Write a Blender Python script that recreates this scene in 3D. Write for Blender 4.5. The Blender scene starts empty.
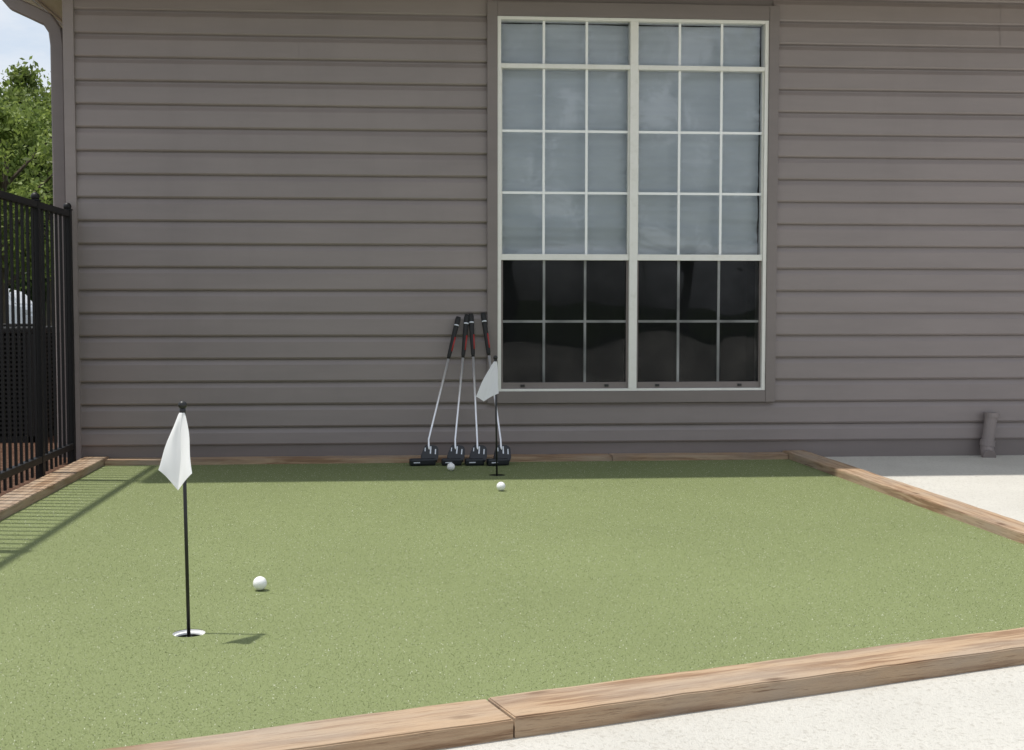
import bpy, bmesh, math, random
import numpy as np
from mathutils import Vector, Matrix
random.seed(7); rng = np.random.default_rng(7)
S = bpy.context.scene; C = S.collection
S.view_settings.view_transform = 'Standard'; S.view_settings.look = 'None'; S.view_settings.exposure = 0
PI = math.pi; R = math.radians

# ------------------------------------------------------------------ camera
F = 1250.0; CH = 0.87; CD = 7.15
cd = bpy.data.cameras.new('camera'); cam = bpy.data.objects.new('camera', cd); C.objects.link(cam)
cd.sensor_width = 36; cd.lens = 36 * F / 1024; cd.shift_x = 0.0176; cd.clip_end = 1500; cd.clip_start = 0.05
cam.location = (0, -CD, CH); cam.rotation_euler = (R(90 - 3.07), 0, R(-4.3)); S.camera = cam
CM = cam.rotation_euler.to_matrix()
def ray(px, py): return CM @ Vector(((px - 512) / F + 0.0176 * 1024 / F, -(py - 375) / F, -1))
def G(px, py, z=0.0):
    d = ray(px, py); t = (z - CH) / d.z; return Vector((d.x * t, -CD + d.y * t, z))
def W(px, py, y=0.0):
    d = ray(px, py); t = (y + CD) / d.y; return Vector((d.x * t, y, CH + d.z * t))

# ------------------------------------------------------------------ helpers
def obj(name, bm, m, parent=None, smooth=False, loc=None, rot=None):
    me = bpy.data.meshes.new(name)
    if isinstance(bm, bmesh.types.BMesh):
        bmesh.ops.recalc_face_normals(bm, faces=bm.faces); bm.to_mesh(me); bm.free()
    else: me = bm; me.name = name
    ms = m if isinstance(m, (list, tuple)) else [m]
    for q in ms: me.materials.append(q)
    if smooth:
        for p in me.polygons: p.use_smooth = True
    o = bpy.data.objects.new(name, me); C.objects.link(o)
    if parent: o.parent = parent
    if loc is not None: o.location = loc
    if rot is not None: o.rotation_euler = rot
    return o
def tag(o, label, cat, group=None, kind=None):
    o['label'] = label; o['category'] = cat
    if group: o['group'] = group
    if kind: o['kind'] = kind
    return o
def thing(name, label, cat, loc=(0, 0, 0), rotz=0, group=None):
    o = bpy.data.objects.new(name, None); C.objects.link(o); o.location = loc; o.rotation_euler = (0, 0, rotz)
    return tag(o, label, cat, group)
def box(bm, x0, x1, y0, y1, z0, z1, bevel=0):
    vs = [bm.verts.new((x, y, z)) for x in (x0, x1) for y in (y0, y1) for z in (z0, z1)]
    fs = [bm.faces.new([vs[i] for i in f]) for f in ((0, 1, 3, 2), (4, 6, 7, 5), (0, 4, 5, 1), (2, 3, 7, 6), (0, 2, 6, 4), (1, 5, 7, 3))]
    if bevel:
        es = list({e for f in fs for e in f.edges})
        bmesh.ops.bevel(bm, geom=es, offset=bevel, segments=2, profile=0.6, affect='EDGES')
def tube(bm, pts, rad, n=12, cap=True):
    pts = [Vector(p) for p in pts]
    if not isinstance(rad, (list, tuple)): rad = [rad] * len(pts)
    rings = []; up = None
    for i, p in enumerate(pts):
        t = (pts[min(i + 1, len(pts) - 1)] - pts[max(i - 1, 0)]).normalized()
        if up is None: up = t.orthogonal().normalized()
        u = (up - t * up.dot(t)).normalized(); v = t.cross(u); up = u
        rings.append([bm.verts.new(p + (u * math.cos(a) + v * math.sin(a)) * rad[i]) for a in [2 * PI * k / n for k in range(n)]])
    for a, b in zip(rings, rings[1:]):
        for k in range(n): bm.faces.new((a[k], a[(k + 1) % n], b[(k + 1) % n], b[k]))
    if cap: bm.faces.new(rings[0][::-1]); bm.faces.new(rings[-1])
def poly(bm, pts, z):
    return bm.faces.new([bm.verts.new((p[0], p[1], z)) for p in pts])
def prism(bm, prof, a0, a1, axis='x'):
    def mk(p, a): return (a, p[0], p[1]) if axis == 'x' else ((p[0], a, p[1]) if axis == 'y' else (p[0], p[1], a))
    A = [bm.verts.new(mk(p, a0)) for p in prof]; B = [bm.verts.new(mk(p, a1)) for p in prof]
    n = len(prof)
    for i in range(n): bm.faces.new((A[i], A[(i + 1) % n], B[(i + 1) % n], B[i]))
    bm.faces.new(A[::-1]); bm.faces.new(B)
NB = bmesh.new

# ------------------------------------------------------------------ materials
def mat(name, col=(.5, .5, .5), rough=.6, metal=0, spec=.5):
    m = bpy.data.materials.new(name); m.use_nodes = True; b = m.node_tree.nodes['Principled BSDF']
    b.inputs['Base Color'].default_value = (*col, 1); b.inputs['Roughness'].default_value = rough
    b.inputs['Metallic'].default_value = metal; b.inputs['Specular IOR Level'].default_value = spec
    return m
class N:
    def __init__(s, m): s.m = m; s.t = m.node_tree; s.b = s.t.nodes.get('Principled BSDF')
    def n(s, typ, **k):
        x = s.t.nodes.new(typ)
        for a, v in k.items():
            if a.startswith('i_'):
                key = a[2:]; key = int(key) if key.isdigit() else key
                x.inputs[key].default_value = v
            else: setattr(x, a, v)
        return x
    def l(s, a, b): s.t.links.new(a, b)
    def coord(s, scale=(1, 1, 1), kind='Object', rnd=False):
        tc = s.n('ShaderNodeTexCoord'); mp = s.n('ShaderNodeMapping'); mp.inputs['Scale'].default_value = scale
        src = tc.outputs[kind]
        if rnd:
            oi = s.n('ShaderNodeObjectInfo'); mu = s.n('ShaderNodeMath', operation='MULTIPLY', i_1=37.0); s.l(oi.outputs['Random'], mu.inputs[0])
            ad = s.n('ShaderNodeVectorMath', operation='ADD'); s.l(src, ad.inputs[0]); s.l(mu.outputs[0], ad.inputs[1]); src = ad.outputs[0]
        s.l(src, mp.inputs[0]); return mp.outputs[0]
    def noise(s, vec, scale, detail=4, rough=.55):
        x = s.n('ShaderNodeTexNoise'); x.inputs['Scale'].default_value = scale; x.inputs['Detail'].default_value = detail; x.inputs['Roughness'].default_value = rough
        s.l(vec, x.inputs['Vector']); return x.outputs['Fac']
    def ramp(s, fac, stops):
        x = s.n('ShaderNodeValToRGB'); e = x.color_ramp.elements
        while len(e) < len(stops): e.new(.5)
        for q, (p, c) in zip(e, stops): q.position = p; q.color = (*c, 1) if len(c) == 3 else c
        s.l(fac, x.inputs[0]); return x.outputs[0]
    def mix(s, a, b, fac, mode='MIX'):
        x = s.n('ShaderNodeMix', data_type='RGBA', blend_type=mode)
        for v, i in ((fac, 0), (a, 6), (b, 7)):
            if isinstance(v, bpy.types.NodeSocket): s.l(v, x.inputs[i])
            elif i == 0: x.inputs[0].default_value = v
            else: x.inputs[i].default_value = (*v, 1)
        return x.outputs[2]
    def bump(s, h, strength=.3, dist=.01):
        x = s.n('ShaderNodeBump'); x.inputs['Strength'].default_value = strength; x.inputs['Distance'].default_value = dist
        s.l(h, x.inputs['Height']); s.l(x.outputs[0], s.b.inputs['Normal']); return x
    def col(s, c): s.l(c, s.b.inputs['Base Color'])
    def rgh(s, c): s.l(c, s.b.inputs['Roughness'])
def bw(v): return (v, v, v)

def siding_mat(name, c, bump=.12):
    m = mat(name, c, .55); n = N(m); v = n.coord((1, 6, 6)); a = n.noise(v, 1.3, 5, .6); g = n.noise(n.coord((3, 30, 60)), 9, 4)
    d = n.noise(n.coord((1, 1, .25)), 2.2, 6, .65)
    k = n.ramp(a, [(.3, tuple(x * .92 for x in c)), (.7, tuple(x * 1.07 for x in c))])
    k = n.mix(k, tuple(x * .76 for x in c), n.ramp(d, [(.5, bw(0)), (.85, bw(.5))]))
    n.col(k); n.rgh(n.ramp(a, [(.2, bw(.34)), (.8, bw(.48))])); n.bump(g, bump, .002); return m
M = {}
M['siding'] = siding_mat('taupe_siding', (.252, .216, .208))
M['trim'] = siding_mat('taupe_trim', (.200, .171, .164))
M['soffit'] = siding_mat('cream_soffit', (.62, .56, .48))
M['gutter'] = siding_mat('cream_gutter', (.80, .79, .76))
M['frame'] = mat('window_cream', (.66, .65, .60), .4)
n = N(M['frame']); a = n.noise(n.coord(), 14, 6, .7); n.col(n.ramp(a, [(.25, (.68, .67, .62)), (.45, (.78, .77, .73)), (.8, (.82, .81, .78))]))
M['muntin'] = mat('muntin_white', (.88, .89, .89), .45)
M['blind'] = mat('blind_vinyl', (.70, .74, .76), .6)
n = N(M['blind']); a = n.noise(n.coord((1, 1, 3)), 2.5, 4); n.col(n.ramp(a, [(.3, (.72, .77, .82)), (.7, (.82, .87, .92))]))
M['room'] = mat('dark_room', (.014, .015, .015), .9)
M['dark'] = mat('dark_plastic', (.02, .02, .02), .5)
g = bpy.data.materials.new('window_glass'); g.use_nodes = True; t = g.node_tree; t.nodes.clear()
n = N(g); out = n.n('ShaderNodeOutputMaterial'); tr = n.n('ShaderNodeBsdfTransparent'); tr.inputs[0].default_value = (.95, .965, .975, 1)
gl = n.n('ShaderNodeBsdfGlossy'); gl.inputs['Roughness'].default_value = .02
fr = n.n('ShaderNodeFresnel'); fr.inputs[0].default_value = 1.7; mx = n.n('ShaderNodeMixShader')
nz = n.noise(n.coord(), 2.0, 1); bp = n.n('ShaderNodeBump'); bp.inputs['Strength'].default_value = .12; bp.inputs['Distance'].default_value = .03
n.l(nz, bp.inputs['Height']); n.l(bp.outputs[0], gl.inputs['Normal'])
n.l(fr.outputs[0], mx.inputs[0]); n.l(tr.outputs[0], mx.inputs[1]); n.l(gl.outputs[0], mx.inputs[2]); n.l(mx.outputs[0], out.inputs[0]); M['glass'] = g
g = bpy.data.materials.new('insect_mesh'); g.use_nodes = True; n = N(g); n.b.inputs['Base Color'].default_value = (.014, .015, .016, 1); n.b.inputs['Roughness'].default_value = .8; n.b.inputs['Specular IOR Level'].default_value = .1
tr = n.n('ShaderNodeBsdfTransparent'); mx = n.n('ShaderNodeMixShader'); a = n.noise(n.coord((1, 1, 1)), 4, 4); q = n.ramp(a, [(.35, bw(.38)), (.65, bw(.62))]); n.l(q, mx.inputs[0])
n.l(tr.outputs[0], mx.inputs[1]); n.l(n.b.outputs[0], mx.inputs[2]); n.l(mx.outputs[0], n.t.nodes['Material Output'].inputs[0]); M['screen'] = g
# turf
m = mat('turf', (.09, .13, .04), .85, 0, .2); n = N(m); v = n.coord()
a = n.noise(v, 330, 3, .7); b_ = n.noise(v, 1.1, 4); c_ = n.noise(v, 650, 2, .8)
k = n.ramp(a, [(.32, (.140, .172, .066)), (.5, (.182, .216, .090)), (.68, (.23, .262, .122))])
k = n.mix(k, (.68, .70, .56), n.ramp(c_, [(.62, bw(0)), (.69, bw(.9))]))
k = n.mix(k, bw(.87), n.ramp(b_, [(.35, bw(0)), (.7, bw(.6))]), 'MULTIPLY')
n.col(k); n.bump(a, .35, .002); M['turf'] = m
m = mat('turf_fibre', (.12, .17, .05), .6, 0, .4); n = N(m); ge = n.n('ShaderNodeNewGeometry')
n.col(n.ramp(ge.outputs['Random Per Island'], [(0, (.145, .18, .068)), (.45, (.195, .230, .097)), (.86, (.25, .28, .135)), (.92, (.78, .79, .66))])); M['fibre'] = m
# concrete
m = mat('concrete', (.5, .47, .42), .85, 0, .25); n = N(m); v = n.coord()
a = n.noise(v, 1.4, 6, .6); b_ = n.noise(v, 75, 5, .65); c_ = n.noise(v, 260, 3, .7)
k = n.ramp(a, [(.3, (.60, .58, .525)), (.7, (.70, .68, .62))])
k = n.mix(k, (.46, .435, .38), n.ramp(b_, [(.34, bw(.7)), (.46, bw(0))])); k = n.mix(k, bw(.82), n.ramp(c_, [(.3, bw(.8)), (.48, bw(0))]), 'MULTIPLY')
n.col(k); n.bump(n.mix(b_, c_, .4), .9, .013); M['concrete'] = m
# timber
m = mat('timber', (.4, .27, .17), .75, 0, .25); n = N(m)
v = n.coord((.55, 9, 9), rnd=True); w = n.noise(v, 2.2, 4, .6)
wv = n.n('ShaderNodeMath', operation='MULTIPLY', i_1=26.0); n.l(w, wv.inputs[0]); sn = n.n('ShaderNodeMath', operation='SINE'); n.l(wv.outputs[0], sn.inputs[0])
mm = n.n('ShaderNodeMapRange'); mm.inputs[1].default_value = -1; n.l(sn.outputs[0], mm.inputs[0])
fine = n.noise(n.coord((3, 90, 90), rnd=True), 3, 4, .7); pat = n.noise(n.coord((1.2, 4, 4), rnd=True), 1.6, 4, .6)
k = n.ramp(mm.outputs[0], [(0, (.265, .165, .098)), (.35, (.375, .252, .158)), (1, (.455, .325, .212))])
k = n.mix(k, (.38, .315, .25), n.ramp(pat, [(.42, bw(0)), (.68, bw(.75))]))
k = n.mix(k, (.16, .095, .055), n.ramp(fine, [(.30, bw(.8)), (.43, bw(0))]))
vo = n.n('ShaderNodeTexVoronoi', feature='F1'); vo.inputs['Scale'].default_value = 2.2; vo.inputs['Randomness'].default_value = 1; n.l(n.coord((1, 3, 3), rnd=True), vo.inputs['Vector'])
k = n.mix(k, (.10, .055, .03), n.ramp(vo.outputs['Distance'], [(.03, bw(.85)), (.10, bw(0))]))
crk = n.noise(n.coord((.9, 30, 30), rnd=True), 1.8, 3, .5)
k = n.mix(k, (.05, .03, .02), n.ramp(crk, [(.25, bw(1)), (.285, bw(0))]))
n.col(k); n.bump(n.mix(fine, crk, .4), .8, .006); M['timber'] = m
# mulch, ground, asphalt
m = mat('mulch', (.2, .11, .07), .95, 0, .1); n = N(m); a = n.noise(n.coord((1, 3, 1)), 30, 6, .8)
n.col(n.ramp(a, [(.35, (.05, .025, .017)), (.5, (.19, .10, .065)), (.65, (.38, .25, .18))])); n.bump(a, 1, .03); M['mulch'] = m
m = mat('lawn', (.06, .09, .03), .95, 0, .1); n = N(m); a = n.noise(n.coord(), 6, 8, .7); n.col(n.ramp(a, [(.3, (.03, .05, .015)), (.7, (.10, .14, .045))])); n.bump(a, .8, .05); M['lawn'] = m
m = mat('asphalt', (.06, .06, .06), .9); n = N(m); a = n.noise(n.coord(), 40, 5); n.col(n.ramp(a, [(.3, bw(.04)), (.7, bw(.09))])); M['asphalt'] = m
m = mat('shingle', (.1, .09, .08), .9); n = N(m); a = n.noise(n.coord((3, 3, 12)), 6, 5); n.col(n.ramp(a, [(.3, (.06, .055, .05)), (.7, (.15, .135, .12))])); M['shingle'] = m
def leafmat(name, lo, hi):
    m = mat(name, lo, .55, 0, .3); n = N(m); ge = n.n('ShaderNodeNewGeometry'); a = n.noise(n.coord(), 1.6, 4)
    k = n.ramp(ge.outputs['Random Per Island'], [(0, lo), (1, hi)]); k = n.mix(k, bw(.4), n.ramp(a, [(.38, bw(.8)), (.56, bw(0))]), 'MULTIPLY'); n.col(k)
    tl = n.n('ShaderNodeBsdfTranslucent'); n.l(k, tl.inputs[0]); mx = n.n('ShaderNodeMixShader'); mx.inputs[0].default_value = .4
    o_ = n.t.nodes['Material Output']; n.l(n.b.outputs[0], mx.inputs[1]); n.l(tl.outputs[0], mx.inputs[2]); n.l(mx.outputs[0], o_.inputs[0]); return m
M['leaf'] = leafmat('leaf', (.12, .18, .038), (.34, .42, .11)); M['leaf2'] = leafmat('dark_leaf', (.035, .07, .02), (.11, .17, .05))
m = mat('bark', (.1, .075, .055), .95); n = N(m); a = n.noise(n.coord((6, 6, 1)), 5, 6, .7); n.col(n.ramp(a, [(.3, (.05, .035, .025)), (.7, (.16, .125, .095))])); n.bump(a, .8, .03); M['bark'] = m
M['iron'] = mat('black_iron', (.007, .007, .008), .5, 0, .3); n = N(M['iron']); a = n.noise(n.coord(), 60, 3); n.bump(a, .15, .002)
M['pole'] = mat('pole_black', (.014, .014, .015), .4)
M['rubber'] = mat('grip_rubber', (.014, .014, .015), .7)
M['red'] = mat('grip_red', (.35, .02, .02), .5); M['chrome'] = mat('chrome', (.90, .90, .92), .35, .8)
M['head'] = mat('head_black', (.009, .011, .016), .3); M['mark'] = mat('head_white', (.75, .78, .84), .4)
M['cup'] = mat('cup_white', (.85, .85, .83), .4); M['soil'] = mat('cup_dark', (.03, .035, .02), .9)
M['white'] = mat('car_white', (.75, .76, .78), .25); M['carglass'] = mat('car_glass', (.02, .025, .03), .08)
M['tyre'] = mat('tyre', (.02, .02, .02), .8); M['rim'] = mat('rim', (.45, .45, .47), .3, 1); M['lamp'] = mat('headlight', (.5, .5, .5), .15)
M['unit'] = mat('unit_grey', (.014, .014, .0135), .7, 0, .3); M['unit_dark'] = mat('unit_dark', (.006, .006, .006), .8, 0, .2)
m = mat('flag_cloth', (.86, .86, .87), .8, 0, .2); n = N(m); a = n.noise(n.coord((1, 1, 1)), 420, 2); n.bump(a, .4, .0012)
tl = n.n('ShaderNodeBsdfTranslucent'); tl.inputs[0].default_value = (.90, .90, .92, 1); mx = n.n('ShaderNodeMixShader'); mx.inputs[0].default_value = .28
n.l(n.b.outputs[0], mx.inputs[1]); n.l(tl.outputs[0], mx.inputs[2]); n.l(mx.outputs[0], n.t.nodes['Material Output'].inputs[0]); M['flag'] = m
m = mat('golf_ball', (.90, .90, .90), .3); n = N(m); vo = n.n('ShaderNodeTexVoronoi'); vo.inputs['Scale'].default_value = 260; vo.inputs['Randomness'].default_value = .3
n.l(n.coord(), vo.inputs['Vector']); n.bump(vo.outputs['Distance'], .5, .002); M['ball'] = m

# ------------------------------------------------------------------ layout on the ground
TT = 0.038; TWD = 0.13; h2 = TWD / 2
XL = -1.635; YB = -0.14
r0 = G(793, 454, TT); r1 = G(1024, 534, TT)
def xr(y, off=0): return r0.x + off + (y - r0.y) * (r1.x - r0.x) / (r1.y - r0.y)
f0 = G(90, 750, TT); f1 = G(1024, 628, TT); fd = (f1 - f0); fd.z = 0; fd.normalize(); fn = Vector((fd.y, -fd.x, 0))
def fy(x, off=0): return f0.y + fn.y * off + (x - f0.x - fn.x * off) * fd.y / fd.x
def corner(offr, offf):
    y = -4
    for _ in range(30): y = fy(xr(y, offr), offf)
    return Vector((xr(y, offr), y, 0))
cups = [G(189, 633), G(497, 475)]; CR = .043
kc = corner(.02, .02)
bm = NB(); outer = [(XL - .02, YB + .02), (xr(YB + .02, .02), YB + .02), (kc.x, kc.y), (XL - .02, fy(XL - .02, .02))]
vs = [bm.verts.new((x, y, 0)) for x, y in outer]; es = [bm.edges.new((vs[i], vs[(i + 1) % 4])) for i in range(4)]
for c in cups:
    q = [bm.verts.new((c.x + CR * math.cos(2 * PI * k / 32), c.y + CR * math.sin(2 * PI * k / 32), 0)) for k in range(32)]
    es += [bm.edges.new((q[i], q[(i + 1) % 32])) for i in range(32)]
bmesh.ops.triangle_fill(bm, edges=es, use_beauty=True)
o = obj('putting_green', bm, M['turf']); tag(o, 'flat artificial turf putting green framed by wooden timbers', 'putting green', kind='structure')
NF = 300000
u = rng.random(NF * 3); zz = 2.0 + (5.05) * u ** 1.5; yy = -CD + zz; xx = XL + 4.3 * rng.random(NF * 3)
keep = (yy < YB) & (yy > (f0.y + (xx - f0.x) * fd.y / fd.x)) & (np.abs(xx / zz - .05) < .50) & (xx < r0.x + (yy - r0.y) * (r1.x - r0.x) / (r1.y - r0.y))
for c in cups: keep &= ((xx - c.x) ** 2 + (yy - c.y) ** 2) > (CR + .001) ** 2
xx = xx[keep][:NF]; yy = yy[keep][:NF]; nf = len(xx)
ang = rng.random(nf) * 2 * PI; wd = .0006 + .0006 * rng.random(nf); hh = .0008 + .0020 * rng.random(nf); la = rng.random(nf) * 2 * PI; ll = .0035 * rng.random(nf)
V = np.zeros((nf, 3, 3)); V[:, 0] = np.stack([xx - wd * np.cos(ang), yy - wd * np.sin(ang), np.full(nf, -.0002)], 1)
V[:, 1] = np.stack([xx + wd * np.cos(ang), yy + wd * np.sin(ang), np.full(nf, .0004)], 1); V[:, 2] = np.stack([xx + ll * np.cos(la), yy + ll * np.sin(la), hh], 1)
def fast_mesh(name, V, k):
    nfc = V.shape[0]; me = bpy.data.meshes.new(name); me.vertices.add(nfc * k); me.vertices.foreach_set('co', V.reshape(-1).astype(np.float32))
    me.loops.add(nfc * k); me.loops.foreach_set('vertex_index', np.arange(nfc * k, dtype=np.int32)); me.polygons.add(nfc)
    me.polygons.foreach_set('loop_start', np.arange(nfc, dtype=np.int32) * k); me.update(calc_edges=True); me.validate(); return me
o = obj('turf_fibres', fast_mesh('turf_fibres', V, 3), M['fibre']); tag(o, 'short curled green synthetic fibres covering the putting green', 'artificial grass', kind='stuff')

# patio, mulch, ground
bm = NB(); yl = fy(XL - h2, h2); kc = corner(h2, h2)
f = poly(bm, [(xr(.05, h2), .05), (26, .05), (26, -27), (-26, -27), (-26, yl), (XL - h2, yl), (kc.x, kc.y)], -.003)
r = bmesh.ops.extrude_face_region(bm, geom=[f])
for v in r['geom']:
    if isinstance(v, bmesh.types.BMVert): v.co.z = -.11
tag(obj('patio', bm, M['concrete']), 'pale textured concrete patio around the putting green', 'patio', kind='structure')
bm = NB(); box(bm, -7, XL - h2, yl, 4.0, -.11, -.02); tag(obj('mulch_bed', bm, M['mulch']), 'reddish brown mulch bed behind the black fence', 'mulch', kind='structure')
bm = NB(); poly(bm, [(-500, -500), (500, -500), (500, 900), (-500, 900)], -.12); tag(obj('ground', bm, M['lawn']), 'grassy ground beyond the fence and building', 'ground', kind='structure')
bm = NB(); poly(bm, [(-40, 27), (10, 27), (10, 40), (-40, 40)], -.112); tag(obj('parking_lot', bm, M['asphalt']), 'grey asphalt parking area far behind the fence', 'parking lot', kind='structure')

def timber(p0, p1, label, up=TT, w=TWD):
    p0 = Vector((p0[0], p0[1], 0)); p1 = Vector((p1[0], p1[1], 0)); L = (p1 - p0).length; bm = NB(); box(bm, 0, L, -w / 2, w / 2, -.10, up)
    bmesh.ops.subdivide_edges(bm, edges=[e for e in bm.edges if abs(e.verts[0].co.x - e.verts[1].co.x) > .1], cuts=int(L / .07) + 1)
    for v in bm.verts: v.co.y += random.uniform(-.0012, .0012); v.co.z += random.uniform(-.0012, .0012)
    bmesh.ops.bevel(bm, geom=[e for e in bm.edges if abs(abs(e.verts[0].co.y) - w / 2) < .004 and abs(abs(e.verts[1].co.y) - w / 2) < .004 and e.verts[0].co.z > 0 and e.verts[1].co.z > 0 and e.calc_face_angle(0) > .5], offset=.003, segments=2, affect='EDGES')
    o = obj('border_timber', bm, M['timber'], loc=(p0.x, p0.y, 0), rot=(0, 0, math.atan2(p1.y - p0.y, p1.x - p0.x))); tag(o, label, 'timber', 'wooden timbers edging the putting green'); return o
timber((XL + .005, YB + h2), (1.2, YB + h2), 'back border timber along the house wall behind the putters', TT - .010)
timber((1.204, YB + h2), (xr(YB) - .006, YB + h2), 'short back border timber below the right side of the window', TT - .010)
timber((XL - h2, YB + TWD), (XL - h2, -2.6), 'left border timber beside the black iron fence, end nearest the house'); timber((XL - h2, -2.604), (XL - h2, yl), 'left border timber beside the black iron fence, end farthest from the house')
kk = corner(h2, -.006)
timber((xr(YB + TWD, h2), YB + TWD), (kk.x, kk.y), 'right border timber running from house wall to front between turf and concrete', TT, TWD)
J = G(488, 699, TT); tj = (J - f0).dot(fd); FW = .145
def fp(t): p = f0 + fd * t + fn * FW / 2; return (p.x, p.y, 0)
tend = (corner(TWD, 0) - f0).dot(fd); tst = (XL - TWD - f0.x) / fd.x
timber(fp(tst), fp(tj - .002), 'front border timber left of the butt joint, nearest the camera', TT, FW); timber(fp(tj + .002), fp(tend), 'front border timber right of the butt joint with a pale weathered face', TT + .003, FW)

# ------------------------------------------------------------------ house
WX0 = W(497, 200).x; WX1 = W(765.5, 200).x; WZ0 = W(632, 390.5).z; WZ1 = W(632, 19.5).z
CXL = W(69, 250).x
XE = 9.0; ZE = 2.68; ov = .60; so = W(-5, 8).x
house = thing('house', 'single storey house with taupe lap siding and a tall white gridded window', 'house')
HH = .1287; ZS = .326 - HH; ZLOW = .095
bm = NB(); courses = [(ZLOW, ZS)] + [(ZS + k * HH, ZS + (k + 1) * HH) for k in range(20) if ZS + k * HH < ZE]
for k, (z0, z1) in enumerate(courses):
    segs = [(CXL + .045, XE)]
    if z1 > WZ0 - .05 and z0 < WZ1 + .05: segs = [(CXL + .045, WX0 - .03), (WX1 + .03, XE)]
    for (a, b) in segs:
        cuts = [a]; x = a + random.Random(k // 2 * 13 + int(a * 10)).uniform(.9, 3.2)
        while x < b - .4: cuts.append(x); x += 3.66
        cuts.append(b)
        for i in range(len(cuts) - 1):
            off = -.0014 * (i % 2); n_ = max(1, int((cuts[i + 1] - cuts[i]) / .4)); prev = None
            for j in range(n_ + 1):
                xx_ = cuts[i] + (cuts[i + 1] - cuts[i]) * j / n_; wob = random.uniform(-.0008, .0008)
                pr = [(-.001, z0 + .006), (-.014, z0 + .0035), (-.0165, z0 + .0005), (-.0185, z0 + .0008), (-.0225, z0 + .008), (-.0228, z0 + .011), (-.0222, z0 + .015), (-.0175, z1 - .034), (-.0160, z1 - .031), (-.0070, z1 - .013), (-.0062, z1 - .007), (-.001, z1 - .0055), (-.001, z1 + .010)]
                cur = [bm.verts.new((xx_, p[0] + off + (wob if 2 <= q <= 10 else 0), p[1])) for q, p in enumerate(pr)]
                if prev:
                    for q in range(len(pr) - 1): bm.faces.new((prev[q], cur[q], cur[q + 1], prev[q + 1]))
                prev = cur
obj('siding', bm, M['siding'], house)
bm = NB()
OX0, OX1, OZ0, OZ1 = WX0 + .01, WX1 - .01, WZ0 + .01, WZ1 - .01
box(bm, CXL + .004, OX0, 0, .16, 0, ZE); box(bm, OX1, XE, 0, .16, 0, ZE); box(bm, OX0, OX1, .0, .16, 0, OZ0); box(bm, OX0, OX1, 0, .16, OZ1, ZE)
box(bm, CXL + .004, CXL + .16, .16, 9, 0, ZE); box(bm, XE - .16, XE, .16, 9, 0, ZE); box(bm, CXL + .16, XE - .16, 8.84, 9, 0, ZE)
obj('wall', bm, M['trim'], house)
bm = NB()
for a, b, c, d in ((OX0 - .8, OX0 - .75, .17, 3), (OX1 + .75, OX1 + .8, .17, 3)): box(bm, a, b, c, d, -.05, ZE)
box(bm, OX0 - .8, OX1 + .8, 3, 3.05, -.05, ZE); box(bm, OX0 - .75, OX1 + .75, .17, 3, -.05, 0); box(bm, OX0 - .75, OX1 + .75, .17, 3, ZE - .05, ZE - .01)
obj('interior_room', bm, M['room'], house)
bm = NB(); box(bm, CXL + .055, XE, -.010, -.0012, -.05, ZLOW + .004); obj('skirt_board', bm, M['trim'], house)
bm = NB(); prism(bm, [(CXL - .004, -.036), (CXL + .054, -.036), (CXL + .054, -.001), (CXL + .001, -.001), (CXL + .001, .09), (CXL - .004, .09)], .0, ZE, 'z'); obj('corner_trim', bm, M['siding'], house)
bm = NB()
for k in range(-1, 20):
    z0 = ZS + k * HH
    if z0 < ZE - .05: prism(bm, [(CXL - .018, z0), (CXL + .003, z0), (CXL + .003, z0 + HH), (CXL - .004, z0 + HH), (CXL - .014, z0 + .095)], .09, 9, 'y')
obj('side_siding', bm, M['siding'], house)
ex0 = so; ey0 = -ov
bm = NB(); box(bm, ex0 + .1, XE + .4, ey0, -.0, ZE, ZE + .012); box(bm, ex0 + .1, CXL, .0, 9.4, ZE, ZE + .012)
obj('soffit', bm, M['soffit'], house)
bm = NB(); box(bm, ex0 + .085, XE + .4, ey0 - .02, ey0, ZE - .01, ZE + .17); box(bm, ex0 + .08, ex0 + .1, ey0 - .02, 9.4, ZE - .01, ZE + .17); obj('fascia', bm, M['soffit'], house)
bm = NB()
prof = [(0, 0), (-.06, 0), (-.085, .03), (-.095, .08), (-.11, .12), (-.104, .122), (-.088, .082), (-.079, .034), (-.057, .006), (0, .006)]
prism(bm, [(ey0 - .021 + p[0], ZE + .01 + p[1]) for p in prof], ex0 - .005, XE + .4, 'x')
prism(bm, [(ex0 + .079 + p[0], ZE - .02 + p[1]) for p in prof], ey0 - .02, 9.4, 'y')
obj('gutter', bm, M['gutter'], house)
bm = NB(); e0 = ex0 - .03; e1 = XE + .4; q0 = ey0 - .08; q1 = 9.4; zr = ZE + .172; my = (q0 + q1) / 2; hgt = (my - q0) * .42
vv = [bm.verts.new(p) for p in ((e0, q0, zr), (e1, q0, zr), (e1, q1, zr), (e0, q1, zr), (e0 + (my - q0), my, zr + hgt), (e1 - (my - q0) * .9, my, zr + hgt))]
for fc in ((0, 1, 5, 4), (1, 2, 5), (2, 3, 4, 5), (3, 0, 4), (0, 3, 2, 1)): bm.faces.new([vv[i] for i in fc])
obj('roof', bm, M['shingle'], house)
dx = W(61, 200, .12).x; bm = NB(); dy_ = .12
pts = [(ex0 + .03, dy_, ZE + .0), (ex0 + .03, dy_, ZE - .07), (ex0 + .07, dy_, ZE - .115), (ex0 + .16, dy_, ZE - .155), (dx - .05, dy_, ZE - .20), (dx - .01, dy_, ZE - .26), (dx, dy_, ZE - .34), (dx, dy_, ZE - .45), (dx, dy_, .02)]
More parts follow.
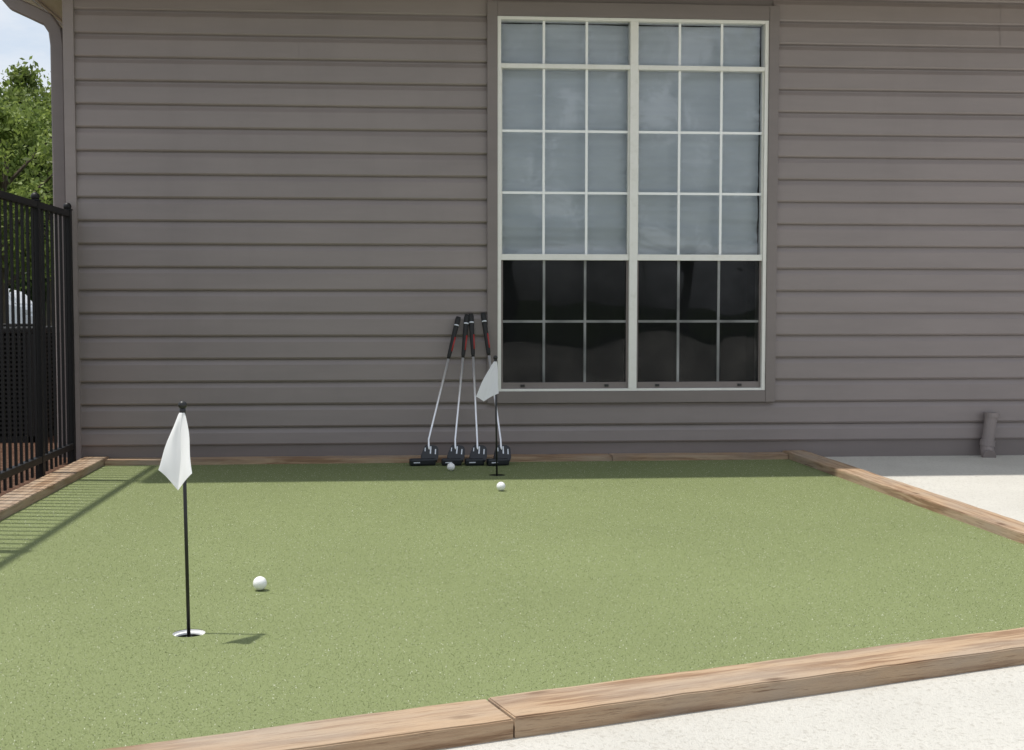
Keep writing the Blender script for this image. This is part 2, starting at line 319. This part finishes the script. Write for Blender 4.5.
def rect_sweep(bm, pts, hw, hd):
    prev = None
    for i, p in enumerate(pts):
        p = Vector(p); t = (Vector(pts[min(i + 1, len(pts) - 1)]) - Vector(pts[max(i - 1, 0)])).normalized(); nrm = Vector((t.z, 0, -t.x)); d_ = Vector((0, 1, 0))
        cur = [bm.verts.new(p + nrm * a * hw + d_ * b * hd) for a, b in ((-1, -.8), (-.8, -1), (.8, -1), (1, -.8), (1, .8), (.8, 1), (-.8, 1), (-1, .8))]
        if prev:
            for q in range(8): bm.faces.new((prev[q], prev[(q + 1) % 8], cur[(q + 1) % 8], cur[q]))
        else: bm.faces.new(cur)
        prev = cur
    bm.faces.new(prev)
rect_sweep(bm, pts, .037, .03); obj('downspout', bm, M['trim'], house)
pp = W(992, 412, -.07); bm = NB(); px_ = pp.x
tube(bm, [(px_, -.066, .25), (px_ - .022, -.066, .075), (px_ - .027, -.072, .045), (px_ - .034, -.10, .014), (px_ - .038, -.13, .004)], [.036, .036, .038, .038, .038], 16)
tube(bm, [(px_ + .001, -.066, .230), (px_ + .002, -.066, .257)], .042, 16)
tube(bm, [(px_ - .020, -.066, .095), (px_ - .024, -.067, .060)], .043, 16)
obj('drain_pipe', bm, M['siding'], house)
# window
win = bpy.data.objects.new('window', None); C.objects.link(win); win.parent = house
bm = NB(); tw = .058; ty0, ty1 = -.042, -.002
tzt = W(632, 5).z; tzb = W(632, 402).z
box(bm, WX0 - tw, WX0 - .001, ty0, ty1, tzb, tzt, .002); box(bm, WX1 + .001, WX1 + tw, ty0, ty1, tzb, tzt, .002)
box(bm, WX0 - .0005, WX1 + .0005, ty0 + .002, ty1, WZ1 + .001, tzt, .002); box(bm, WX0 - .0005, WX1 + .0005, ty0 + .002, ty1, tzb, WZ0 - .001, .002)
obj('casing', bm, M['trim'], win)
def wz(py): return W(632, py).z
def wx(px): return W(px, 220).x
fb = NB(); y0, y1 = -.034, .05; fw = .021; ft = .018
zt0, zt1 = wz(70.5), wz(66); zm0, zm1 = wz(260.5), wz(254.5); xm0, xm1 = wx(628.5), wx(636.5)
box(fb, WX0, WX0 + fw, y0, y1, WZ0, WZ1, .002); box(fb, WX1 - fw, WX1, y0, y1, WZ0, WZ1, .002)
box(fb, WX0 + fw, WX1 - fw, y0 + .001, y1, WZ1 - ft, WZ1, .002); box(fb, WX0 + fw, WX1 - fw, y0 + .001, y1, WZ0, WZ0 + .014, .002)
box(fb, xm0, xm1, y0 + .002, y1, WZ0 + .014, WZ1 - ft, .002)
box(fb, WX0 + fw, xm0, y0 + .004, y1, zt0, zt1, .002); box(fb, xm1, WX1 - fw, y0 + .004, y1, zt0, zt1, .002)
obj('frame', fb, M['frame'], win)
def pane(x0, x1, z0, z1, cols, rows, yy_, front=True):
    b = NB(); v4 = [b.verts.new(p) for p in ((x0, yy_, z0), (x1, yy_, z0), (x1, yy_, z1), (x0, yy_, z1))]; b.faces.new(v4); obj('glass_pane', b, M['glass'], win)
    hw = .0070; ya, yb = (yy_ - .010, yy_ - .002) if front else (yy_ + .002, yy_ + .010)
    if rows == 1:
        for i in range(1, cols): b = NB(); xc = x0 + (x1 - x0) * i / cols; box(b, xc - hw, xc + hw, ya, yb, z0, z1); obj('muntin_bar', b, M['muntin'], win)
        return
    b = NB()
    for i in range(1, cols): xc = x0 + (x1 - x0) * i / cols; box(b, xc - hw, xc + hw, ya, yb, z0, z1)
    for i in range(1, rows): zc = z0 + (z1 - z0) * i / rows; box(b, x0, x1, ya + .001, yb - .001, zc - hw, zc + hw)
    obj('muntin_grid', b, M['muntin'], win)
for (a, b) in ((WX0 + fw, xm0), (xm1, WX1 - fw)):
    pane(a, b, zt1, WZ1 - ft, 3, 1, .008)
    pane(a, b, zm1, zt0, 3, 3, .004)
    s = NB(); box(s, a, b, -.022, .03, zm0, zm1, .002); box(s, a, a + .008, -.010, .03, zm1, zt0); box(s, b - .008, b, -.010, .03, zm1, zt0); obj('upper_sash', s, M['frame'], win)
    pane(a + .012, b - .012, WZ0 + .05, zm0, 3, 2, .012)
    s = NB(); box(s, a, b, -.010, .04, WZ0 + .014, WZ0 + .05, .002); box(s, a, a + .012, -.006, .04, WZ0 + .05, zm0); box(s, b - .012, b, -.006, .04, WZ0 + .05, zm0); obj('lower_sash', s, M['trim'], win)
    s = NB(); s.faces.new([s.verts.new(p) for p in ((a + .012, -.003, WZ0 + .05), (b - .012, -.003, WZ0 + .05), (b - .012, -.003, zm0), (a + .012, -.003, zm0))]); obj('insect_screen', s, M['screen'], win)
    for q in (.17, .83):
        s = NB(); xc = a + (b - a) * q; box(s, xc - .012, xc + .012, -.018, -.010, WZ0 + .024, WZ0 + .038, .002); obj('latch', s, M['dark'], win)
for si, (a, b) in enumerate(((WX0 + fw + .004, (xm0 + xm1) / 2 - .012), ((xm0 + xm1) / 2 + .012, WX1 - fw - .004))):
    s = NB(); zb = zm0 + .008; zt = WZ1 - .02; nv_, nu_ = 200, 18; prev = None; rs = random.Random(si + 4); ph = [rs.uniform(0, 6) for _ in range(6)]
    for k in range(nv_ + 1):
        v = k / nv_; z = zb + (zt - zb) * v; cur = []
        for j in range(nu_ + 1):
            u = j / nu_; pl = .0020 * math.sin(z * 2 * PI / .050 + .3 * math.sin(u * 3))
            low = max(0, 1 - v / .42) ** .7
            fold = low * (.014 * math.sin(z * 30 + u * 1.3 + ph[0] + .9 * math.sin(u * 4 + ph[1])) + .003 * math.sin(z * 66 + u * 2.1 + ph[2]))
            cur.append(s.verts.new((a + (b - a) * u, .072 + pl + fold + .006 * math.sin(u * 5 + z * 3 + ph[3]), z)))
        if prev:
            for j in range(nu_): s.faces.new((prev[j], prev[j + 1], cur[j + 1], cur[j]))
        prev = cur
    obj('window_shade', s, M['blind'], win, smooth=True)

# ------------------------------------------------------------------ fence
FX = G(72, 465).x; FY0 = G(72, 465).y; FY1 = G(38, 480).y; FH = 1.39
fence = thing('iron_fence', 'black iron picket fence with ball capped posts left of the putting green', 'fence', (FX, 0, 0))
ys = [FY0, FY1] ; y = FY1 - 1.83
while y > -7: ys.append(y); y -= 1.83
for y in ys:
    b = NB(); box(b, -.019, .019, y - .019, y + .019, -.05, FH + .015); box(b, -.024, .024, y - .024, y + .024, FH + .016, FH + .022); p = obj('post', b, M['iron'], fence)
    b = NB(); bmesh.ops.create_uvsphere(b, u_segments=14, v_segments=10, radius=.022, matrix=Matrix.Translation((0, y, FH + .036))); obj('post_cap', b, M['iron'], p, smooth=True)
b = NB()
yend = ys[-1]; y = FY0 - .06
while y > yend:
    if min(abs(y - q) for q in ys) > .03: box(b, -.0055, .0055, y - .0085, y + .0085, .03, FH - .01)
    y -= .086
obj('picket_panel', b, M['iron'], fence)
for nm, z in (('top_rail', FH - .02), ('bottom_rail', .09)):
    b = NB(); box(b, -.017, .017, yend, FY0, z, z + .032); obj(nm, b, M['iron'], fence)

# ------------------------------------------------------------------ condenser behind fence
ax = W(34, 400, 1.3).x
ac = thing('air_conditioner', 'dark louvred air conditioning unit standing behind the black fence', 'air conditioner', (ax - .42, 1.72, -.02))
b = NB()
for sx in (-1, 1):
    for sy in (-1, 1): box(b, sx * .40 - .02, sx * .40 + .02, sy * .40 - .02, sy * .40 + .02, .0, .72)
box(b, -.42, .42, -.42, .42, .72, .76, .01); box(b, -.42, .42, -.42, .42, -.0, .04); obj('cabinet_frame', b, M['unit'], ac)
b = NB()
for i in range(22):
    z = .06 + i * .03
    for s_ in (-1, 1): box(b, -.38, .38, s_ * .40 - .008, s_ * .40 + .008, z, z + .014); box(b, s_ * .40 - .008, s_ * .40 + .008, -.38, .38, z, z + .014)
obj('louvre', b, M['unit'], ac)
b = NB(); box(b, -.37, .37, -.37, .37, .04, .71); obj('coil', b, M['unit_dark'], ac)
b = NB()
for rr in (.08, .15, .22, .29, .36): tube(b, [(rr * math.cos(a_ * PI / 16), rr * math.sin(a_ * PI / 16), .775) for a_ in range(33)], .004, 6, False)
for a_ in range(4): tube(b, [(-.38 * math.cos(a_ * PI / 4), -.38 * math.sin(a_ * PI / 4), .768), (.38 * math.cos(a_ * PI / 4), .38 * math.sin(a_ * PI / 4), .768)], .004, 6)
obj('fan_grille', b, M['unit'], ac)

# ------------------------------------------------------------------ car
cy = 31.0; cxr = W(33, 300, cy).x
car = thing('parked_car', 'white car parked in the distance behind the fence', 'car', (cxr - 2.2, cy, .02))
def shell(prof, yw, name, m_, bev, parent):
    b = NB(); prism(b, prof, -yw, yw, 'y'); bmesh.ops.bevel(b, geom=b.edges[:], offset=bev, segments=4, affect='EDGES'); return obj(name, b, m_, parent, smooth=False)
shell([(-2.2, .30), (-2.24, .62), (-2.12, .84), (-1.25, .96), (1.6, 1.0), (2.14, .95), (2.24, .68), (2.18, .30)], .86, 'body', M['white'], .07, car)
shell([(-1.3, .90), (-.65, 1.34), (-.2, 1.44), (1.2, 1.46), (1.75, 1.32), (2.08, .92)], .74, 'roof', M['white'], .07, car)
for s_ in (-1, 1):
    for prof in ([(-1.05, 1.0), (-.58, 1.29), (.22, 1.34), (.22, 1.0)], [(.32, 1.0), (.32, 1.34), (1.1, 1.32), (1.3, 1.02)]):
        b = NB(); prism(b, prof, s_ * .735, s_ * .755, 'y'); obj('side_window', b, M['carglass'], car)
for x in (-1.35, 1.35):
    for s_ in (-1, 1):
        b = NB(); tube(b, [(x, s_ * .70, .20), (x, s_ * .89, .20)], .34, 24); w_ = obj('wheel', b, M['tyre'], car); b = NB(); tube(b, [(x, s_ * .88, .20), (x, s_ * .90, .20)], .2, 16); obj('rim', b, M['rim'], w_)
for s_ in (-1, 1): b = NB(); box(b, 2.15, 2.25, s_ * .66 - .12, s_ * .66 + .12, .66, .80); obj('headlight', b, M['lamp'], car)

# ------------------------------------------------------------------ trees
def tree(loc, H, r, nleaf, lm, label, seed, ls=.09, low=.3, group='trees beyond the fence'):
    rg = np.random.default_rng(seed); rd = random.Random(seed)
    t_ = thing('tree', label, 'tree', loc, 0, group)
    b = NB(); tr_ = H * .022
    tube(b, [(0, 0, -.1), (rd.uniform(-.1, .1), 0, H * .25), (rd.uniform(-.3, .3), rd.uniform(-.2, .2), H * .55), (rd.uniform(-.3, .3), 0, H * .85)], [tr_ * 1.3, tr_, tr_ * .6, tr_ * .15], 10)
    cl = []; nc = 60
    for i in range(nc):
        th = rd.uniform(0, 2 * PI); zf = rd.uniform(0, 1); rad = r * math.sqrt(max(.05, 1 - (zf * 1.7 - .75) ** 2 * .85)) * rd.uniform(.35, 1.05)
        c = (rad * math.cos(th), rad * math.sin(th), H * (low + (1 - low) * zf * rd.uniform(.85, 1.05))); cl.append((c, r * rd.uniform(.12, .32)))
        if i % 3 == 0: tube(b, [(0, 0, c[2] * .72), (c[0] * .5, c[1] * .5, c[2] * .86), c], [tr_ * .4, tr_ * .25, tr_ * .06], 6)
    obj('trunk', b, M['bark'], t_)
    ci = rg.integers(0, nc, nleaf); cen = np.array([c[0] for c in cl])[ci]; rr = np.array([c[1] for c in cl])[ci]
    d = rg.normal(size=(nleaf, 3)); d /= np.linalg.norm(d, axis=1)[:, None]; pos = cen + d * (rr * rg.random(nleaf) ** .55 * (1 + .25 * rg.normal(size=nleaf)))[:, None] * np.array([1, 1, .8])
    a = rg.normal(size=(nleaf, 3)); a /= np.linalg.norm(a, axis=1)[:, None]; b2 = np.cross(a, rg.normal(size=(nleaf, 3))); b2 /= np.linalg.norm(b2, axis=1)[:, None]
    sz = (ls * (.6 + .8 * rg.random(nleaf)))[:, None]
    V = np.stack([pos - a * sz, pos - b2 * sz * .45, pos + a * sz, pos + b2 * sz * .45], 1)
    obj('crown', fast_mesh('crown', V, 4), lm, t_); return t_
def tp(px, Y): return (W(px, 300, Y).x, Y, -.12)
tree(tp(4, 11), 3.7, 1.6, 26000, M['leaf'], 'light green leafy tree rising above the fence', 3, .045, .42)
tree(tp(52, 18), 5.4, 2.3, 26000, M['leaf'], 'tall green tree just left of the downspout', 5, .060, .38)
tree(tp(-75, 18), 5.2, 2.6, 18000, M['leaf2'], 'dark green tree at the far left edge of the picture', 8, .10, .36)
tree(tp(20, 46), 7.5, 5, 18000, M['leaf2'], 'distant dark tree behind the white car', 11, .25, .05)
tree(tp(-70, 50), 8, 5, 18000, M['leaf2'], 'distant dark tree left of the white car', 12, .25, .05)
tree(tp(110, 50), 8, 5, 18000, M['leaf2'], 'distant dark tree nearest the house corner', 13, .25, .05)
tree((3.6, -32, -.12), 9.5, 3.6, 14000, M['leaf2'], 'tree across the patio mirrored faintly in the left top window panes', 21, .16, .3, 'trees across the patio')
tree((9.6, -35, -.12), 11, 4.0, 14000, M['leaf2'], 'tree across the patio mirrored faintly in the right top window panes', 22, .16, .3, 'trees across the patio')

# ------------------------------------------------------------------ cups, flags, balls
def lathe(bm, prof, n=32, c=(0, 0, 0), cap=True):
    rings = [[bm.verts.new((c[0] + r_ * math.cos(2 * PI * k / n), c[1] + r_ * math.sin(2 * PI * k / n), c[2] + z)) for k in range(n)] for r_, z in prof]
    for a, b in zip(rings, rings[1:]):
        for k in range(n): bm.faces.new((a[k], a[(k + 1) % n], b[(k + 1) % n], b[k]))
    if cap: bm.faces.new(rings[-1])
for i, c in enumerate(cups):
    t_ = thing('golf_cup', ('white golf cup sunk in the turf below the nearer flag', 'dark golf cup sunk in the turf below the flag beside the putters')[i], 'golf cup', c)
    b = NB(); lathe(b, [(CR + .0015, -.09), (CR + .0015, -.0015), (CR - .0012, -.0012), (CR - .0025, -.006), (CR - .0075, -.0075), (CR - .0085, -.012)], cap=False); obj('rim', b, M['cup'] if i == 0 else M['soil'], t_)
    b = NB(); lathe(b, [(CR - .0075, -.0125), (CR - .010, -.085), (.012, -.085)]); obj('liner', b, M['soil'], t_)
def flag(c, H, L, Rr, ln, label, lean, nf=3, fwd=.07):
    t_ = thing('golf_flag', label, 'flag', (c.x, c.y, 0))
    top = Vector((lean, 0, H)); b = NB(); tube(b, [(0, 0, -.055), tuple(top)], .0048, 12)
    tube(b, [(0, 0, -.08), (0, 0, -.01)], .009, 12); obj('pole', b, M['pole'], t_, smooth=True)
    b = NB(); bmesh.ops.create_uvsphere(b, u_segments=20, v_segments=12, radius=.0115, matrix=Matrix.Translation(top + Vector((0, 0, -.004))))
    tube(b, [tuple(top - Vector((0, 0, .03))), tuple(top - Vector((0, 0, .012)))], .008, 12); obj('knob', b, M['pole'], t_, smooth=True)
    b = NB(); nu, nv = 48, 36; grid = []
    for j in range(nv + 1):
        v = j / nv; row = []
        for i in range(nu + 1):
            u = i / nu; t1 = u / ln[3] if u < ln[3] else (1 - u) / (1 - ln[3]); t1 = t1 ** 1.15
            zl = (ln[0] if u < ln[3] else ln[2]) * (1 - t1) + ln[1] * t1
            wv_ = v ** .85; x = (L * (1 - u) + Rr * u) * wv_ + (u - .5) * .016 * (1 - v)
            x += .0015 * math.sin(v * 8 + u * 5)
            z = H - .024 - v * zl; y = -.008 - .007 * wv_ * math.sin(u * PI * nf + .6 + v * .8) - .002 * wv_ * math.sin(u * 13 - v * 4) - .006 * (1 - abs(2 * u - 1)) - fwd * v
            row.append(b.verts.new((x + lean * (z / H), y, z)))
        grid.append(row)
    for j in range(nv):
        for i in range(nu): b.faces.new((grid[j][i], grid[j][i + 1], grid[j + 1][i + 1], grid[j + 1][i]))
    obj('cloth', b, M['flag'], t_, smooth=True)
flag(cups[0], .617, -.050, .036, (.140, .195, .150, .58), 'near white golf flag hanging on a short black pole in the left foreground', -.009, 2.2, .085)
flag(cups[1], .617, -.112, .006, (.175, .20, .16, .35), 'far white golf flag drooping to the left of its pole beside the putters', -.008, 1.6, .09)
for (px, py, lab) in ((260, 590.5, 'white golf ball nearest the camera, right of the near flag'), (501, 491, 'white golf ball on the turf in front of the far flag'), (451, 471, 'white golf ball touching the black putter heads')):
    p = G(px, py); b = NB(); bmesh.ops.create_icosphere(b, subdivisions=4, radius=.02135); o = obj('golf_ball', b, M['ball'], smooth=True, loc=(p.x, p.y, .0225), rot=(random.random(), random.random(), 1)); tag(o, lab, 'golf ball', 'golf balls on the green')

# ------------------------------------------------------------------ putters
def putter(bx_, tx, tz, label, rz, toe=.075):
    base = G(bx_, 464.5); top = W(tx, tz, -.042); o_ = Vector((base.x, base.y, 0))
    t_ = thing('putter', label, 'putter', o_, 0, 'putters leaning on the house wall')
    Rz = Matrix.Rotation(rz, 4, 'Z')
    tl_ = top - o_; nk = Vector((.010, .01, .140)); d = (tl_ - nk); Ld = d.length; d.normalize()
    b = NB(); tube(b, [tuple(Rz @ Vector((.010, -.022, .06))), (.010, -.008, .105), tuple(nk), tuple(nk + d * (Ld - .24))], [.0058, .0056, .0056, .0074], 10); obj('shaft', b, M['chrome'], t_, smooth=True)
    b = NB(); g0 = nk + d * (Ld - .25); tube(b, [tuple(g0), tuple(g0 + d * .02), tuple(g0 + d * .12), tuple(g0 + d * .235), tuple(g0 + d * .25)], [.008, .0115, .0135, .0155, .013], 12); gp = obj('grip', b, M['rubber'], t_, smooth=True)
    b = NB(); tube(b, [tuple(g0 + d * .045 + Vector((.007, -.006, 0))), tuple(g0 + d * .13 + Vector((.008, -.007, 0)))], [.0055, .006], 8); obj('grip_accent', b, M['red'], gp, smooth=True)
    b = NB(); tube(b, [tuple(g0 + d * .196 + Vector((0, -.0025, 0))), tuple(g0 + d * .203 + Vector((0, -.0025, 0)))], [.0138, .014], 12); obj('grip_band', b, M['mark'], gp, smooth=True)
    hd = NB()
    box(hd, -toe, .040, -.064, -.020, .001, .040, .010)
    Rm = Matrix.Translation((.004, -.040, .028)) @ Matrix.Rotation(R(58), 4, 'X') @ Matrix.Rotation(R(-8), 4, 'Z') @ Matrix.Diagonal((1.22, 1.14, 1, 1))
    plate = [(-.036, -.004), (.036, -.004), (.042, .018), (.040, .066), (.028, .080), (-.016, .080), (-.028, .062), (-.030, .036), (-.038, .024)]
    npl = len(plate)
    A = [hd.verts.new(Rm @ Vector((x, y, -.014))) for x, y in plate]; B = [hd.verts.new(Rm @ Vector((x, y, .014))) for x, y in plate]
    fs = [hd.faces.new((A[i], A[(i + 1) % npl], B[(i + 1) % npl], B[i])) for i in range(npl)]
    fs += [hd.faces.new(A[::-1]), hd.faces.new(B)]
    bmesh.ops.bevel(hd, geom=list({e for f in fs for e in f.edges}), offset=.004, segments=2, affect='EDGES')
    ho = obj('head', hd, M['head'], t_, rot=(0, 0, rz))
    def q4(nm, pts_):
        b = NB(); b.faces.new([b.verts.new(p) for p in pts_]); obj(nm, b, M['mark'], ho)
    for (xa, xb, ya, yb) in ((.001, .007, .030, .070), (-.023, -.019, .040, .060), (.024, .029, .030, .058)):
        q4('alignment_mark', [Rm @ Vector((x, y, .0148)) for x, y in ((xa, ya), (xb, ya), (xb, yb), (xa, yb))])
    q4('toe_mark', [(x, -.0650, z) for x, z in ((-toe + .020, .017), (-toe + .056, .017), (-toe + .056, .022), (-toe + .020, .022))])
    return t_
putter(427, 458.5, 317, 'leftmost putter with its shaft tilting most to the right', R(8), .105)
putter(453.5, 467, 315, 'second putter from the left, its head behind the ball', R(4), .072)
putter(475.5, 471, 314, 'third putter from the left, standing nearly upright', R(6), .066)
putter(499, 483, 313, 'rightmost putter with its head behind the far flag pole', R(14), .084)

# ------------------------------------------------------------------ light
L = Vector((.335, -.05, -1)).normalized()
sd = bpy.data.lights.new('sun', 'SUN'); sd.energy = 4.0; sd.angle = R(1.3); sd.color = (1, .96, .895)
sun = bpy.data.objects.new('sun', sd); C.objects.link(sun); sun.rotation_euler = L.to_track_quat('-Z', 'Y').to_euler(); sun.location = (0, 0, 20)
w = bpy.data.worlds.new('World'); S.world = w; w.use_nodes = True; t = w.node_tree; bg = t.nodes['Background']; bg.inputs[1].default_value = .15
sk = t.nodes.new('ShaderNodeTexSky'); sk.sky_type = 'NISHITA'; sk.sun_disc = False; sk.sun_elevation = math.asin(-L.z); sk.sun_rotation = math.atan2(-L.x, -L.y); sk.dust_density = 1.5
tc = t.nodes.new('ShaderNodeTexCoord'); mp = t.nodes.new('ShaderNodeMapping'); mp.inputs['Scale'].default_value = (1, 1, 2.5); nz = t.nodes.new('ShaderNodeTexNoise'); nz.inputs['Scale'].default_value = 2.6; nz.inputs['Detail'].default_value = 8; nz.inputs['Roughness'].default_value = .6
rp = t.nodes.new('ShaderNodeValToRGB'); rp.color_ramp.elements[0].position = .32; rp.color_ramp.elements[1].position = .56
mx = t.nodes.new('ShaderNodeMix'); mx.data_type = 'RGBA'; mx.inputs[7].default_value = (5.5, 5.8, 6.2, 1)
t.links.new(tc.outputs['Generated'], mp.inputs[0]); t.links.new(mp.outputs[0], nz.inputs[0]); t.links.new(nz.outputs['Fac'], rp.inputs[0]); t.links.new(rp.outputs[0], mx.inputs[0]); t.links.new(sk.outputs[0], mx.inputs[6]); t.links.new(mx.outputs[2], bg.inputs[0])
